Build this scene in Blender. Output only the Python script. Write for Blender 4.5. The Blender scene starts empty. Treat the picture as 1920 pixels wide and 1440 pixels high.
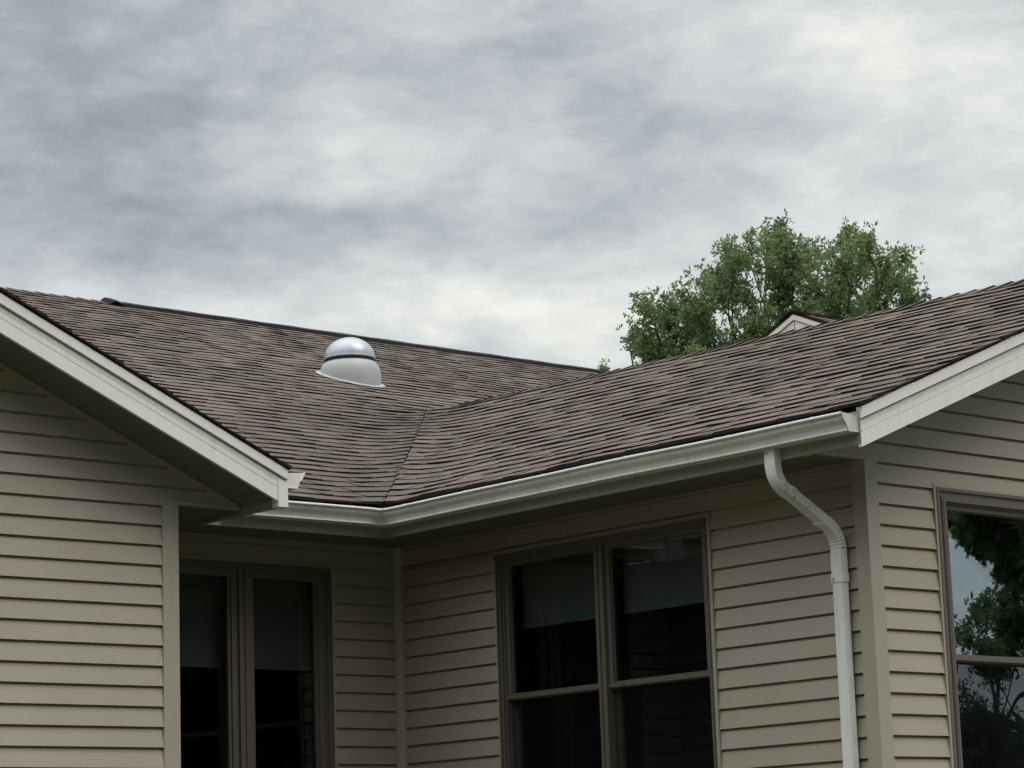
import bpy, math, random
from mathutils import Vector, Matrix, noise
R_ = math.radians
random.seed(7)
sc = bpy.context.scene
COL = sc.collection

# ------------------------------------------------------------------ camera
cam_d = bpy.data.cameras.new("camera"); cam = bpy.data.objects.new("camera", cam_d); COL.objects.link(cam)
cam_d.sensor_width = 36.0; cam_d.lens = 36.0 * 4933.77 / 1920.0
cam_d.clip_start = 0.1; cam_d.clip_end = 3000
right = Vector((0.75377773, -0.65623372, -0.03429919)); up = Vector((-0.10012578, -0.16628141, 0.98098181)); fwd = Vector((0.64945667, 0.73600801, 0.19104514))
cam.matrix_world = Matrix(((right.x, up.x, -fwd.x, 0), (right.y, up.y, -fwd.y, 0), (right.z, up.z, -fwd.z, 0), (0, 0, 0, 1)))
sc.camera = cam
GZ = -1.6          # ground level; the camera stands at eye height above it

# ------------------------------------------------------------------ view
sc.view_settings.view_transform = 'Standard'; sc.view_settings.look = 'None'
sc.view_settings.exposure = 0.0; sc.view_settings.gamma = 1.0

# ------------------------------------------------------------------ sun (soft, behind cloud)
SUN_EL, SUN_AZ = 56.0, 158.0       # azimuth measured from +Y towards +X
sd = bpy.data.lights.new("sun", 'SUN'); sd.energy = 1.5; sd.angle = R_(42); sd.color = (1.0, 0.97, 0.92)
so = bpy.data.objects.new("sun", sd); COL.objects.link(so)
sv = Vector((math.sin(R_(SUN_AZ)) * math.cos(R_(SUN_EL)), math.cos(R_(SUN_AZ)) * math.cos(R_(SUN_EL)), math.sin(R_(SUN_EL))))
so.rotation_euler = sv.to_track_quat('Z', 'Y').to_euler()
so.location = (0, 0, 60)

# ------------------------------------------------------------------ node helper
class NT:
    def __init__(s, nt): s.nt = nt; s.nt.nodes.clear()
    def n(s, t, **kw):
        nd = s.nt.nodes.new(t)
        ins = kw.pop('i', {})
        for k, v in kw.items(): setattr(nd, k, v)
        for k, v in ins.items():
            if hasattr(v, 'is_linked') or isinstance(v, bpy.types.NodeSocket): s.nt.links.new(v, nd.inputs[k])
            else: nd.inputs[k].default_value = v
        return nd
    def m(s, op, a, b=0.0, c=None, clamp=False):
        nd = s.n('ShaderNodeMath', operation=op, use_clamp=clamp)
        for k, v in enumerate((a, b) if c is None else (a, b, c)):
            if isinstance(v, bpy.types.NodeSocket): s.nt.links.new(v, nd.inputs[k])
            else: nd.inputs[k].default_value = v
        return nd.outputs[0]
    def mix(s, f, a, b, blend='MIX'):
        nd = s.n('ShaderNodeMix', data_type='RGBA', blend_type=blend)
        for k, v in ((0, f), (6, a), (7, b)):
            if isinstance(v, bpy.types.NodeSocket): s.nt.links.new(v, nd.inputs[k])
            else: nd.inputs[k].default_value = v
        return nd.outputs[2]
    def ramp(s, f, stops):
        nd = s.n('ShaderNodeValToRGB'); r = nd.color_ramp
        while len(r.elements) < len(stops): r.elements.new(0.5)
        for e, (p, c) in zip(r.elements, stops): e.position = p; e.color = (*c, 1) if len(c) == 3 else c
        s.nt.links.new(f, nd.inputs[0]); return nd.outputs[0]

def lin(*c): return tuple((v / 255 / 12.92) if v / 255 <= .04045 else ((v / 255 + .055) / 1.055) ** 2.4 for v in c)

# ------------------------------------------------------------------ world: overcast sky
w = bpy.data.worlds.new("World"); sc.world = w; w.use_nodes = True
W = NT(w.node_tree)
sky = W.n('ShaderNodeTexSky', sky_type='NISHITA', sun_disc=False, sun_elevation=R_(SUN_EL), sun_rotation=R_(SUN_AZ))
tc = W.n('ShaderNodeTexCoord')
sep = W.n('ShaderNodeSeparateXYZ', i={0: tc.outputs['Generated']})
dx, dy, dz = sep.outputs
az = W.m('ARCTAN2', dx, dy); el = W.m('ARCSINE', dz)
# cloud-deck coordinates: perspective of a flat layer overhead
zz = W.m('ADD', W.m('ABSOLUTE', dz), 0.16)
cu = W.m('DIVIDE', dx, zz); cv = W.m('DIVIDE', dy, zz)
cvec = W.n('ShaderNodeCombineXYZ', i={0: cu, 1: cv, 2: 0.0}).outputs[0]
aev = W.n('ShaderNodeCombineXYZ', i={0: az, 1: W.m('MULTIPLY', el, 2.1), 2: 0.0}).outputs[0]
n1 = W.n('ShaderNodeTexNoise', noise_dimensions='3D', i={'Vector': cvec, 'Scale': 2.3, 'Detail': 6.0, 'Roughness': 0.5, 'Distortion': 0.0}).outputs[0]
n2 = W.n('ShaderNodeTexNoise', noise_dimensions='3D', i={'Vector': aev, 'Scale': 11.0, 'Detail': 9.0, 'Roughness': 0.58, 'Distortion': 0.25}).outputs[0]
nw = W.n('ShaderNodeTexNoise', noise_dimensions='3D', i={'Vector': aev, 'Scale': 14.0, 'Detail': 5.0, 'Roughness': 0.55})
wsep = W.n('ShaderNodeSeparateColor', i={0: nw.outputs['Color']})
waz = W.m('ADD', az, W.m('MULTIPLY', W.m('SUBTRACT', wsep.outputs[0], 0.5), 0.10))
wel = W.m('ADD', el, W.m('MULTIPLY', W.m('SUBTRACT', wsep.outputs[1], 0.5), 0.055))
# broad darker and lighter areas of the deck: (azimuth deg, elevation deg, half width, half height, amount)
LOBES = []
def lobe(px, py, rx, ry, a):
    d = fwd + right * ((px - 960) / 4933.77) - up * ((py - 720) / 4933.77); d.normalize()
    LOBES.append((math.atan2(d.x, d.y), math.asin(d.z), rx / 4933.77, ry / 4933.77, a))
for L in ((60, 120, 460, 260, -.19), (120, 350, 400, 170, -.13), (450, 440, 520, 110, -.10), (900, 440, 420, 110, -.10),
          (1150, 360, 170, 100, -.10), (850, 130, 420, 110, -.06), (1450, 200, 330, 140, -.05), (650, 250, 110, 80, .10),
          (850, 285, 260, 70, .06), (1060, 260, 160, 80, .07), (450, 110, 150, 60, .08), (240, 130, 130, 50, .06),
          (330, 560, 480, 60, .13), (820, 570, 260, 75, .20), (1080, 640, 200, 80, .20), (1500, 400, 330, 90, .14),
          (1650, 60, 300, 130, .15), (1880, 230, 320, 280, .18), (1250, 560, 260, 90, .10), (700, 600, 900, 60, .08), (1450, 560, 400, 200, .05), (1300, 60, 300, 80, .02),
          (1180, 180, 300, 70, -.03), (650, 380, 300, 50, -.06)):
    lobe(*L)
acc = None
for a0, e0, ra, re, am in LOBES:
    u = W.m('DIVIDE', W.m('SUBTRACT', waz, a0), ra); v = W.m('DIVIDE', W.m('SUBTRACT', wel, e0), re)
    q = W.m('ADD', W.m('MULTIPLY', u, u), W.m('MULTIPLY', v, v))
    g = W.m('MULTIPLY', W.m('POWER', 2.718, W.m('MULTIPLY', q, -1.2)), am * 1.08)
    acc = g if acc is None else W.m('ADD', acc, g)
val = W.m('ADD', 0.55, acc)
val = W.m('ADD', val, W.m('MULTIPLY', W.m('SUBTRACT', n1, 0.5), 0.42))
val = W.m('ADD', val, W.m('MULTIPLY', W.m('SUBTRACT', n2, 0.5), 0.54))
n3 = W.n('ShaderNodeTexNoise', noise_dimensions='3D', i={'Vector': aev, 'Scale': 34.0, 'Detail': 8.0, 'Roughness': 0.62, 'Distortion': 0.3}).outputs[0]
val = W.m('ADD', val, W.m('MULTIPLY', W.m('SUBTRACT', n3, 0.5), 0.46))
# the deck glows more overhead, as an overcast sky does
hi = W.m('MULTIPLY', W.m('SUBTRACT', el, 0.45, clamp=True), 3.2)
cc = W.ramp(W.m('MULTIPLY', val, 1.0, clamp=True), [(0.0, lin(128, 142, 150)), (0.3, lin(163, 173, 179)), (0.5, lin(194, 199, 203)), (0.7, lin(217, 221, 221)), (0.95, lin(248, 249, 240))])
# out-of-view bright lobe added high on the left to light the court wall
fill_lobe = W.n('ShaderNodeVectorMath', operation='DOT_PRODUCT', i={0: tc.outputs['Generated'], 1: (math.sin(R_(280)) * math.cos(R_(56)), math.cos(R_(280)) * math.cos(R_(56)), math.sin(R_(56)))}).outputs['Value']
hi = W.m('ADD', hi, W.m('MULTIPLY', W.m('POWER', W.m('MAXIMUM', fill_lobe, 0.0), 7.0), 2.6))
cc = W.mix(1.0, cc, W.n('ShaderNodeCombineColor', i={0: W.m('ADD', hi, 1.0), 1: W.m('ADD', hi, 1.0), 2: W.m('ADD', hi, 1.0)}).outputs[0], 'MULTIPLY')
scaled = W.n('ShaderNodeVectorMath', operation='SCALE', i={0: cc, 3: 10.0}).outputs[0]
full = W.mix(0.96, sky.outputs[0], scaled)
bg = W.n('ShaderNodeBackground', i={0: full, 1: 0.1})
W.n('ShaderNodeOutputWorld', i={0: bg.outputs[0]})

# ------------------------------------------------------------------ materials
def mat(name, fn):
    m = bpy.data.materials.new(name); m.use_nodes = True
    T = NT(m.node_tree); fn(T); return m
def out(T, sh): T.n('ShaderNodeOutputMaterial', i={0: sh})
def coat(base, rough=0.5, spec=0.4, var=0.10, dirt=0.12, scale=3.0, streak=0.0, bump=0.0, bscale=60.0, metallic=0.0, grain=0.0):
    def fn(T):
        g = T.n('ShaderNodeNewGeometry').outputs['Position']
        a = T.n('ShaderNodeTexNoise', i={'Vector': g, 'Scale': scale, 'Detail': 6.0, 'Roughness': 0.6}).outputs[0]
        mp = T.n('ShaderNodeMapping', i={0: g, 3: (14.0, 14.0, 1.2)}).outputs[0]
        b = T.n('ShaderNodeTexNoise', i={'Vector': mp, 'Scale': 2.0, 'Detail': 5.0, 'Roughness': 0.6}).outputs[0]
        fa = T.m('MULTIPLY', T.m('SUBTRACT', a, 0.5), var * 2)
        f = T.m('ADD', 1.0, fa)
        col = T.mix(1.0, (*base, 1), T.n('ShaderNodeCombineColor', i={0: f, 1: f, 2: f}).outputs[0], 'MULTIPLY')
        d = T.m('MULTIPLY', T.m('SUBTRACT', b, 0.52, clamp=True), streak * 6, clamp=True)
        col = T.mix(d, col, (*[c * 0.45 for c in base], 1))
        sp = T.n('ShaderNodeTexNoise', i={'Vector': g, 'Scale': 38.0, 'Detail': 3.0}).outputs[0]
        d2 = T.m('MULTIPLY', T.m('SUBTRACT', sp, 0.66, clamp=True), dirt * 30, clamp=True)
        col = T.mix(T.m('MULTIPLY', d2, 0.5), col, (*[c * 0.5 for c in base], 1))
        p = T.n('ShaderNodeBsdfPrincipled', i={'Base Color': col, 'Roughness': rough, 'Specular IOR Level': spec, 'Metallic': metallic})
        if bump or grain:
            gm = T.n('ShaderNodeMapping', i={0: g, 3: (1.5, 1.5, 30.0)}).outputs[0]
            h1 = T.n('ShaderNodeTexNoise', i={'Vector': gm, 'Scale': 12.0, 'Detail': 4.0, 'Distortion': 0.6}).outputs[0]
            h2 = T.n('ShaderNodeTexNoise', i={'Vector': g, 'Scale': bscale, 'Detail': 3.0}).outputs[0]
            h = T.m('ADD', T.m('MULTIPLY', h1, grain), T.m('MULTIPLY', h2, bump))
            bp = T.n('ShaderNodeBump', i={'Height': h, 'Distance': 0.01, 'Strength': 0.6}).outputs[0]
            T.nt.links.new(bp, p.inputs['Normal'])
        out(T, p.outputs[0])
    return fn
M = {}
M['siding'] = mat('tan_vinyl_siding', coat((0.372, 0.328, 0.258), 0.5, 0.35, 0.13, 0.03, 1.7, 0.03, 0.02, 8.0, grain=0.10))
M['post'] = mat('tan_vinyl_trim', coat((0.372, 0.332, 0.264), 0.45, 0.35, 0.07, 0.03, 2.0, 0.02))
M['trim'] = mat('off_white_aluminium', coat((0.77, 0.74, 0.70), 0.42, 0.4, 0.07, 0.12, 2.0, 0.14, 0.05, 25.0))
M['gutter'] = mat('white_gutter_enamel', coat((0.77, 0.75, 0.71), 0.3, 0.6, 0.10, 0.15, 3.0, 0.32, 0.03, 14.0))
M['fascia'] = mat('dark_tan_fascia_enamel', coat((0.30, 0.295, 0.25), 0.5, 0.3, 0.10, 0.1, 2.0, 0.10))  # eave fascia: a darker tan than the off-white rake boards
M['cap_dirty'] = mat('streaked_white_end_cap', coat((0.62, 0.61, 0.57), 0.5, 0.3, 0.16, 0.4, 9.0, 0.5))
M['spout'] = mat('chalky_white_downspout', coat((0.76, 0.745, 0.72), 0.45, 0.35, 0.10, 0.2, 5.0, 0.5, 0.04, 30.0))
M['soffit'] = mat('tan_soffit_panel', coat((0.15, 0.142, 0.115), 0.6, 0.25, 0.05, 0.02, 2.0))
M['frame'] = mat('taupe_window_cladding', coat((0.125, 0.106, 0.092), 0.42, 0.4, 0.07, 0.05, 4.0, 0.04))
M['dark'] = mat('black_gasket', coat((0.02, 0.02, 0.022), 0.6, 0.2, 0.1, 0.0))
M['vent'] = mat('black_ridge_vent_plastic', coat((0.022, 0.022, 0.024), 0.75, 0.2, 0.3, 0.3, 6.0, 0.0, 0.5, 30.0))
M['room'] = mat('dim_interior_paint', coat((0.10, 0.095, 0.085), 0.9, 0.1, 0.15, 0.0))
M['shade'] = mat('roller_shade_fabric', coat((0.34, 0.315, 0.285), 0.9, 0.1, 0.06, 0.0, 6.0))
M['turret'] = mat('spun_aluminium_flashing', coat((0.38, 0.38, 0.375), 0.42, 0.25, 0.10, 0.03, 7.0, 0.10, 0.0, 40.0))
M['lens'] = mat('prismatic_diffuser', coat((0.34, 0.37, 0.42), 0.45, 0.4, 0.0, 0.0))
M['bark'] = mat('oak_bark', coat((0.075, 0.062, 0.05), 0.95, 0.1, 0.4, 0.3, 6.0, 0.2, 1.0, 18.0))
M['screw'] = mat('dark_screw_head', coat((0.05, 0.045, 0.04), 0.5, 0.4))

def shingle_fn(T):
    at = T.n('ShaderNodeAttribute', attribute_name='tint').outputs['Color']
    g = T.n('ShaderNodeNewGeometry').outputs['Position']
    gr = T.n('ShaderNodeTexNoise', i={'Vector': g, 'Scale': 260.0, 'Detail': 3.0, 'Roughness': 0.7}).outputs[0]
    bl = T.n('ShaderNodeTexNoise', i={'Vector': g, 'Scale': 1.3, 'Detail': 4.0}).outputs[0]
    md = T.n('ShaderNodeTexNoise', i={'Vector': g, 'Scale': 22.0, 'Detail': 4.0, 'Roughness': 0.65}).outputs[0]
    f = T.m('ADD', 0.25, T.m('ADD', T.m('MULTIPLY', gr, 0.8), T.m('MULTIPLY', bl, 0.4)))
    f = T.m('ADD', f, T.m('MULTIPLY', T.m('SUBTRACT', md, 0.5), 0.6))
    col = T.mix(1.0, at, T.n('ShaderNodeCombineColor', i={0: f, 1: f, 2: f}).outputs[0], 'MULTIPLY')
    p = T.n('ShaderNodeBsdfPrincipled', i={'Base Color': col, 'Roughness': 0.92, 'Specular IOR Level': 0.2})
    bp = T.n('ShaderNodeBump', i={'Height': gr, 'Distance': 0.004, 'Strength': 0.7}).outputs[0]
    T.nt.links.new(bp, p.inputs['Normal']); out(T, p.outputs[0])
M['shingle'] = mat('brown_asphalt_shingle', shingle_fn)
M['asphalt_edge'] = mat('bare_asphalt_edge', coat((0.024, 0.020, 0.018), 0.95, 0.1, 0.3, 0.2))

def glass_fn(refl, tint):
    def fn(T):
        gn = T.n('ShaderNodeNewGeometry').outputs['Position']
        wv = T.n('ShaderNodeTexNoise', i={'Vector': gn, 'Scale': 1.6, 'Detail': 1.0}).outputs[0]
        bp = T.n('ShaderNodeBump', i={'Height': wv, 'Distance': 0.012, 'Strength': 0.25}).outputs[0]
        gl = T.n('ShaderNodeBsdfGlossy', i={'Color': (0.84, 0.96, 1.0, 1), 'Roughness': 0.0, 'Normal': bp})
        tr = T.n('ShaderNodeBsdfTransparent', i={'Color': (*tint, 1)})
        fc = T.n('ShaderNodeLayerWeight', i={'Blend': 0.5}).outputs['Facing']
        f = T.m('ADD', refl, T.m('MULTIPLY', T.m('POWER', fc, 5.0), 0.9), clamp=True)
        mx = T.n('ShaderNodeMixShader', i={0: f, 1: tr.outputs[0], 2: gl.outputs[0]})
        out(T, mx.outputs[0])
    return fn
M['glass'] = mat('window_glass', glass_fn(0.05, (0.66, 0.70, 0.70)))
M['glass_low_e'] = mat('coated_window_glass', glass_fn(0.36, (0.40, 0.46, 0.45)))
def screen_fn(T):
    d = T.n('ShaderNodeBsdfDiffuse', i={'Color': (0.010, 0.010, 0.013, 1)}); tr = T.n('ShaderNodeBsdfTransparent')
    out(T, T.n('ShaderNodeMixShader', i={0: 0.42, 1: tr.outputs[0], 2: d.outputs[0]}).outputs[0])
M['screen'] = mat('insect_screen_mesh', screen_fn)
def dome_fn(T):
    gl = T.n('ShaderNodeBsdfGlossy', i={'Color': (1, 1, 1, 1), 'Roughness': 0.28})
    tr = T.n('ShaderNodeBsdfTransparent', i={'Color': (0.86, 0.89, 0.93, 1)})
    fr = T.n('ShaderNodeLayerWeight', i={'Blend': 0.35}).outputs['Facing']
    f = T.m('ADD', 0.10, T.m('MULTIPLY', T.m('POWER', fr, 2.2), 0.7), clamp=True)
    df = T.n('ShaderNodeBsdfDiffuse', i={'Color': (0.78, 0.81, 0.86, 1)}); tl = T.n('ShaderNodeBsdfTranslucent', i={'Color': (0.8, 0.83, 0.88, 1)})
    mk = T.n('ShaderNodeMixShader', i={0: 0.5, 1: df.outputs[0], 2: tl.outputs[0]})
    tr = T.n('ShaderNodeMixShader', i={0: 0.30, 1: tr.outputs[0], 2: mk.outputs[0]})
    out(T, T.n('ShaderNodeMixShader', i={0: f, 1: tr.outputs[0], 2: gl.outputs[0]}).outputs[0])
M['dome'] = mat('clear_acrylic_dome', dome_fn)
def leaf_fn(c1, c2):
    def fn(T):
        at = T.n('ShaderNodeAttribute', attribute_name='tint').outputs['Fac']
        col = T.mix(at, (*c1, 1), (*c2, 1))
        d = T.n('ShaderNodeBsdfPrincipled', i={'Base Color': col, 'Roughness': 0.5, 'Specular IOR Level': 0.35})
        t = T.n('ShaderNodeBsdfTranslucent', i={'Color': T.mix(0.5, col, (0.20, 0.30, 0.08, 1))})
        out(T, T.n('ShaderNodeMixShader', i={0: 0.42, 1: d.outputs[0], 2: t.outputs[0]}).outputs[0])
    return fn
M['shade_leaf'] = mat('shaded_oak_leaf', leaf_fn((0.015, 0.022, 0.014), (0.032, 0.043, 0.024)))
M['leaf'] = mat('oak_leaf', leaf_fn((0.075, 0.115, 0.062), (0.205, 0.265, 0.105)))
def grass_fn(T):
    g = T.n('ShaderNodeNewGeometry').outputs['Position']
    a = T.n('ShaderNodeTexNoise', i={'Vector': g, 'Scale': 0.25, 'Detail': 6.0}).outputs[0]
    b = T.n('ShaderNodeTexNoise', i={'Vector': g, 'Scale': 30.0, 'Detail': 5.0}).outputs[0]
    f = T.m('ADD', T.m('MULTIPLY', a, 0.6), T.m('MULTIPLY', b, 0.4))
    c = T.ramp(f, [(0.3, (0.04, 0.046, 0.022)), (0.7, (0.078, 0.082, 0.042))])
    out(T, T.n('ShaderNodeBsdfPrincipled', i={'Base Color': c, 'Roughness': 0.9}).outputs[0])
M['grass'] = mat('mown_lawn', grass_fn)

# ------------------------------------------------------------------ mesh helpers
class MB:
    def __init__(s): s.v = []; s.f = []; s.m = []; s.c = []
    def vert(s, p): s.v.append(tuple(p)); return len(s.v) - 1
    def face(s, pts, mi=0, c=None):
        s.f.append([s.vert(p) for p in pts]); s.m.append(mi); s.c.append(c)
    def box(s, fr, a0, a1, n0, n1, z0, z1, mi=0):
        P = lambda a, n, z: fr(a, n, z)
        s.face([P(a0, n1, z0), P(a1, n1, z0), P(a1, n1, z1), P(a0, n1, z1)], mi)
        s.face([P(a1, n0, z0), P(a0, n0, z0), P(a0, n0, z1), P(a1, n0, z1)], mi)
        s.face([P(a0, n0, z0), P(a0, n1, z0), P(a0, n1, z1), P(a0, n0, z1)], mi)
        s.face([P(a1, n1, z0), P(a1, n0, z0), P(a1, n0, z1), P(a1, n1, z1)], mi)
        s.face([P(a0, n1, z1), P(a1, n1, z1), P(a1, n0, z1), P(a0, n0, z1)], mi)
        s.face([P(a0, n0, z0), P(a1, n0, z0), P(a1, n1, z0), P(a0, n1, z0)], mi)
    def ring(s, fr, o, i, n0, n1, mi=0):
        (a0, a1, z0, z1), (b0, b1, y0, y1) = o, i
        s.box(fr, a0, b0, n0, n1, z0, z1, mi); s.box(fr, b1, a1, n0, n1, z0, z1, mi)
        if z1 > y1: s.box(fr, b0, b1, n0, n1, y1, z1, mi)
        if y0 > z0: s.box(fr, b0, b1, n0, n1, z0, y0, mi)
    def sweep(s, rings, closed=True, cap=True, mi=0, mf=None):
        idx = [[s.vert(p) for p in r] for r in rings]; n = len(rings[0])
        for k in range(len(idx) - 1):
            for j in range(n if closed else n - 1):
                j2 = (j + 1) % n
                s.f.append([idx[k][j], idx[k][j2], idx[k + 1][j2], idx[k + 1][j]]); s.m.append(mf[j] if mf else mi); s.c.append(None)
        if cap and closed:
            s.f.append(idx[0][::-1]); s.m.append(mi); s.c.append(None)
            s.f.append(idx[-1][:]); s.m.append(mi); s.c.append(None)
    def build(s, name, mats, parent=None, smooth=False, weld=False):
        me = bpy.data.meshes.new(name); me.from_pydata(s.v, [], s.f)
        mats = mats if isinstance(mats, (list, tuple)) else [mats]
        for m_ in mats: me.materials.append(m_)
        me.polygons.foreach_set('material_index', s.m)
        if any(c is not None for c in s.c):
            ca = me.color_attributes.new('tint', 'FLOAT_COLOR', 'CORNER'); buf = []
            for f, c in zip(s.f, s.c):
                c = c if c is not None else (0.05, 0.05, 0.05)
                if not isinstance(c, tuple): c = (c, c, c)
                buf.extend((*c, 1.0) * len(f))
            ca.data.foreach_set('color', buf)
        if smooth: me.polygons.foreach_set('use_smooth', [True] * len(s.f))
        me.update()
        o = bpy.data.objects.new(name, me); COL.objects.link(o)
        if parent: o.parent = parent
        return o
def empty(name, loc=(0, 0, 0)):
    o = bpy.data.objects.new(name, None); COL.objects.link(o); o.location = loc; return o
def tag(o, label=None, cat=None, group=None, kind=None):
    for k, v in (('label', label), ('category', cat), ('group', group), ('kind', kind)):
        if v: o[k] = v
    return o
def FX(X): return lambda a, n, z: Vector((X - n, a, z))      # wall facing -X, a = Y
def FY(Y): return lambda a, n, z: Vector((a, Y - n, z))      # wall facing -Y, a = X

# ------------------------------------------------------------------ the house
house = empty('house', (9.6, 11.9, GZ))
tag(house, 'tan vinyl sided house with brown shingle roofs and white gutters meeting at an inner corner', 'house')
HI = Matrix.Translation(-Vector((9.6, 11.9, GZ)))
def part(o):
    return o
def B(mb, name, mats, parent=None, smooth=False):
    o = mb.build(name, mats, None, smooth)
    p = parent or house
    o.parent = p
    o.matrix_parent_inverse = HI
    return o
def Bs(mb, name, mats, parent, smooth=False):                # a sub-part: its part sits at the world origin in its own space
    o = mb.build(name, mats, parent, smooth)
    return o

XM, YR, YL, YB = 9.603, 8.328, 11.110, 11.941
XL = 7.468                      # right corner of the left wing
SOF = 2.018                     # flat soffit level
EX, EY, EZ = 9.115, 11.453, 2.173      # shingle edge of the two eaves
SM, YRIDGE, XRIDGE = 0.405, 18.60, 12.25
def sR(y): return 0.4167 + (-0.035 + (y - 9.3) * 0.019) / 3.135
def zR(x, y): return EZ + sR(y) * (x - EX)
def zM(y): return EZ + SM * (y - EY)
ZMR = zM(YRIDGE)
LS, LE, LZ, LRX = 0.43, 7.952, 2.189, 5.05       # left wing slope, eave edge, its height, its ridge
def zL(x): return LZ + LS * (LE - x) if x >= LRX else LZ + LS * (LE - LRX) - LS * (LRX - x)
YRK, YLK = 7.93, 10.76          # faces of the two rake boards
kinkY = 14.0
for _ in range(40): kinkY = EY + (zR(XRIDGE, kinkY) - EZ) / SM
def xV(y): return EX + (zM(y) - EZ) / sR(y)      # the valley
def yV(x):
    y = EY + (x - EX)
    for _ in range(20): y = EY + (zR(x, y) - EZ) / SM
    return y

def fillet(x, y):                      # the shingles bridge the crease of the valley in a soft curve
    if y > kinkY or y < EY - .1: return 0.0
    d = abs(zR(x, y) - zM(y)); w_ = .21; t = max(0, min(1, (min(zM(y), 9) - EZ) / (zM(kinkY) - EZ)))
    return (w_ * max(0, 1 - d / w_) ** 2 / 4) * math.sin(math.pi * min(1, max(0, t * .92 + .04))) ** .6
SID = 0.1016
def siding(fr, lim, zlo, zhi, zref, openings=(), brk=()):
    """lapped courses; lim(z) gives the horizontal limits at a height"""
    mb = MB(); k = math.ceil((zref - zlo) / SID); zb = zref - k * SID
    while zb < zhi - 1e-6:
        zt = min(zb + SID, zhi); g = zt - 0.011 if zt == zb + SID else zt
        prof = lambda z: 0.018 - (z - zb) / SID * 0.015
        cuts = sorted({zb, g} | {z for o in openings for z in (o[2], o[3]) if zb < z < g} | ({zlo} if zb < zlo < g else set()) | {z + e_ for z in brk if zb < z < g for e_ in (-.0004, 0)})
        def spans(zm):
            l, r = lim(zm); iv = [(l, r)]
            for o in openings:
                if o[2] <= zm <= o[3]:
                    iv = [p for (x0, x1) in iv for p in ((x0, min(x1, o[0])), (max(x0, o[1]), x1)) if p[1] - p[0] > 1e-4]
            return iv
        for z0, z1 in zip(cuts[:-1], cuts[1:]):
            if z1 <= zlo: continue
            (l0, r0), (l1, r1) = lim(z0), lim(z1)
            for x0, x1 in spans((z0 + z1) / 2):
                lm, rm = lim((z0 + z1) / 2)
                a0, b0 = (l0 if abs(x0 - lm) < 1e-6 else x0), (r0 if abs(x1 - rm) < 1e-6 else x1)
                a1, b1 = (l1 if abs(x0 - lm) < 1e-6 else x0), (r1 if abs(x1 - rm) < 1e-6 else x1)
                # split long runs so that the panel can sag a little
                mb.face([fr(a0, prof(z0), z0), fr(b0, prof(z0), z0), fr(b1, prof(z1), z1), fr(a1, prof(z1), z1)])
        for x0, x1 in spans(zb + 1e-4):
            if zb >= zlo and x1 > x0:
                mb.face([fr(x0, -0.006, zb + .001), fr(x1, -0.006, zb + .001), fr(x1, 0.014, zb - .0005), fr(x0, 0.014, zb - .0005)])
                mb.face([fr(x0, 0.014, zb - .0005), fr(x1, 0.014, zb - .0005), fr(x1, 0.018, zb), fr(x0, 0.018, zb)])
        if zt == zb + SID:
            for x0, x1 in spans(g + 1e-4):
                if x1 > x0 and g > zlo:
                    mb.face([fr(x0, prof(g), g), fr(x1, prof(g), g), fr(x1, -0.006, g), fr(x0, -0.006, g)])
                    mb.face([fr(x0, -0.006, g), fr(x1, -0.006, g), fr(x1, -0.006, zt + .001), fr(x0, -0.006, zt + .001)])
        zb += SID
    return mb

WZ0, WZ1 = 0.30, 1.893
mid_w = (9.372, 11.068, WZ0, WZ1)
back_w = (7.84, 9.105, -0.35, WZ1)
right_w = (10.125, 11.30, WZ0, 1.900)
topz = lambda z: None
# left wing gable wall
def limL(z):
    h = LS * (LE - LRX) + LZ - 0.12
    d = (h - z) / LS
    return max(LRX - d, 2.63), min(LRX + d, XL - 0.02 if z < 2.035 else 7.86)
B(siding(FY(YL), limL, GZ, zL(LRX) - .14, 2.4141, brk=(2.035,)), 'wall', M['siding'])
# right wing gable wall
def limR(z):
    h = zR(XRIDGE, YR) - 0.12; d = (h - z) / sR(YR)
    return max(XRIDGE - d, XM + 0.03 if z < 2.035 else EX + .04), min(XRIDGE + d, 14.9 if z < 2.035 else 15.3)
B(siding(FY(YR), limR, GZ, zR(XRIDGE, YR) - .14, 2.4206, [(right_w[0] - .034, right_w[1] + .034, right_w[2] - .034, right_w[3] + .034)], brk=(2.035,)), 'wall', M['siding'])
B(siding(FY(YB), lambda z: (XL, XM - 0.04), GZ, SOF + .02, 1.6828, [back_w]), 'wall', M['siding'])
mbm = siding(FX(XM), lambda z: (YR + 0.03, YB - .04), GZ, SOF + .02, 1.8070, [mid_w, (10.2, YB, -9, WZ1)])
mb2 = siding(FX(XM), lambda z: (10.2, YB - 0.04), GZ, WZ1, 1.5836, [mid_w])
n0 = len(mbm.v); mbm.v += mb2.v; mbm.f += [[i + n0 for i in f] for f in mb2.f]; mbm.m += mb2.m; mbm.c += mb2.c
B(mbm, 'wall', M['siding'])
# walls that face away from the court
FXP = lambda X: (lambda a, n, z: Vector((X + n, a, z)))
FYP = lambda Y: (lambda a, n, z: Vector((a, Y + n, z)))
B(siding(FXP(XL), lambda z: (YL + .02, YB), GZ, SOF + .02, 1.807), 'wall', M['siding'])
B(siding(FX(2.63), lambda z: (YL, 25.2), GZ, SOF + .02, 1.807), 'wall', M['siding'])
B(siding(FXP(14.9), lambda z: (YR, 16), GZ, SOF + .02, 1.807), 'wall', M['siding'])
B(siding(FXP(21.0), lambda z: (12 + max(0, (z - 2.0) / SM), 25.2 - max(0, (z - 2.0) / SM)), GZ, 4.7, 1.807), 'wall', M['siding'])
B(siding(FYP(25.2), lambda z: (2.63, 21.0), GZ, SOF + .02, 1.807), 'wall', M['siding'])
B(siding(FY(12.0), lambda z: (14.9, 21.0), GZ, SOF + .02, 1.807), 'wall', M['siding'])

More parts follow.
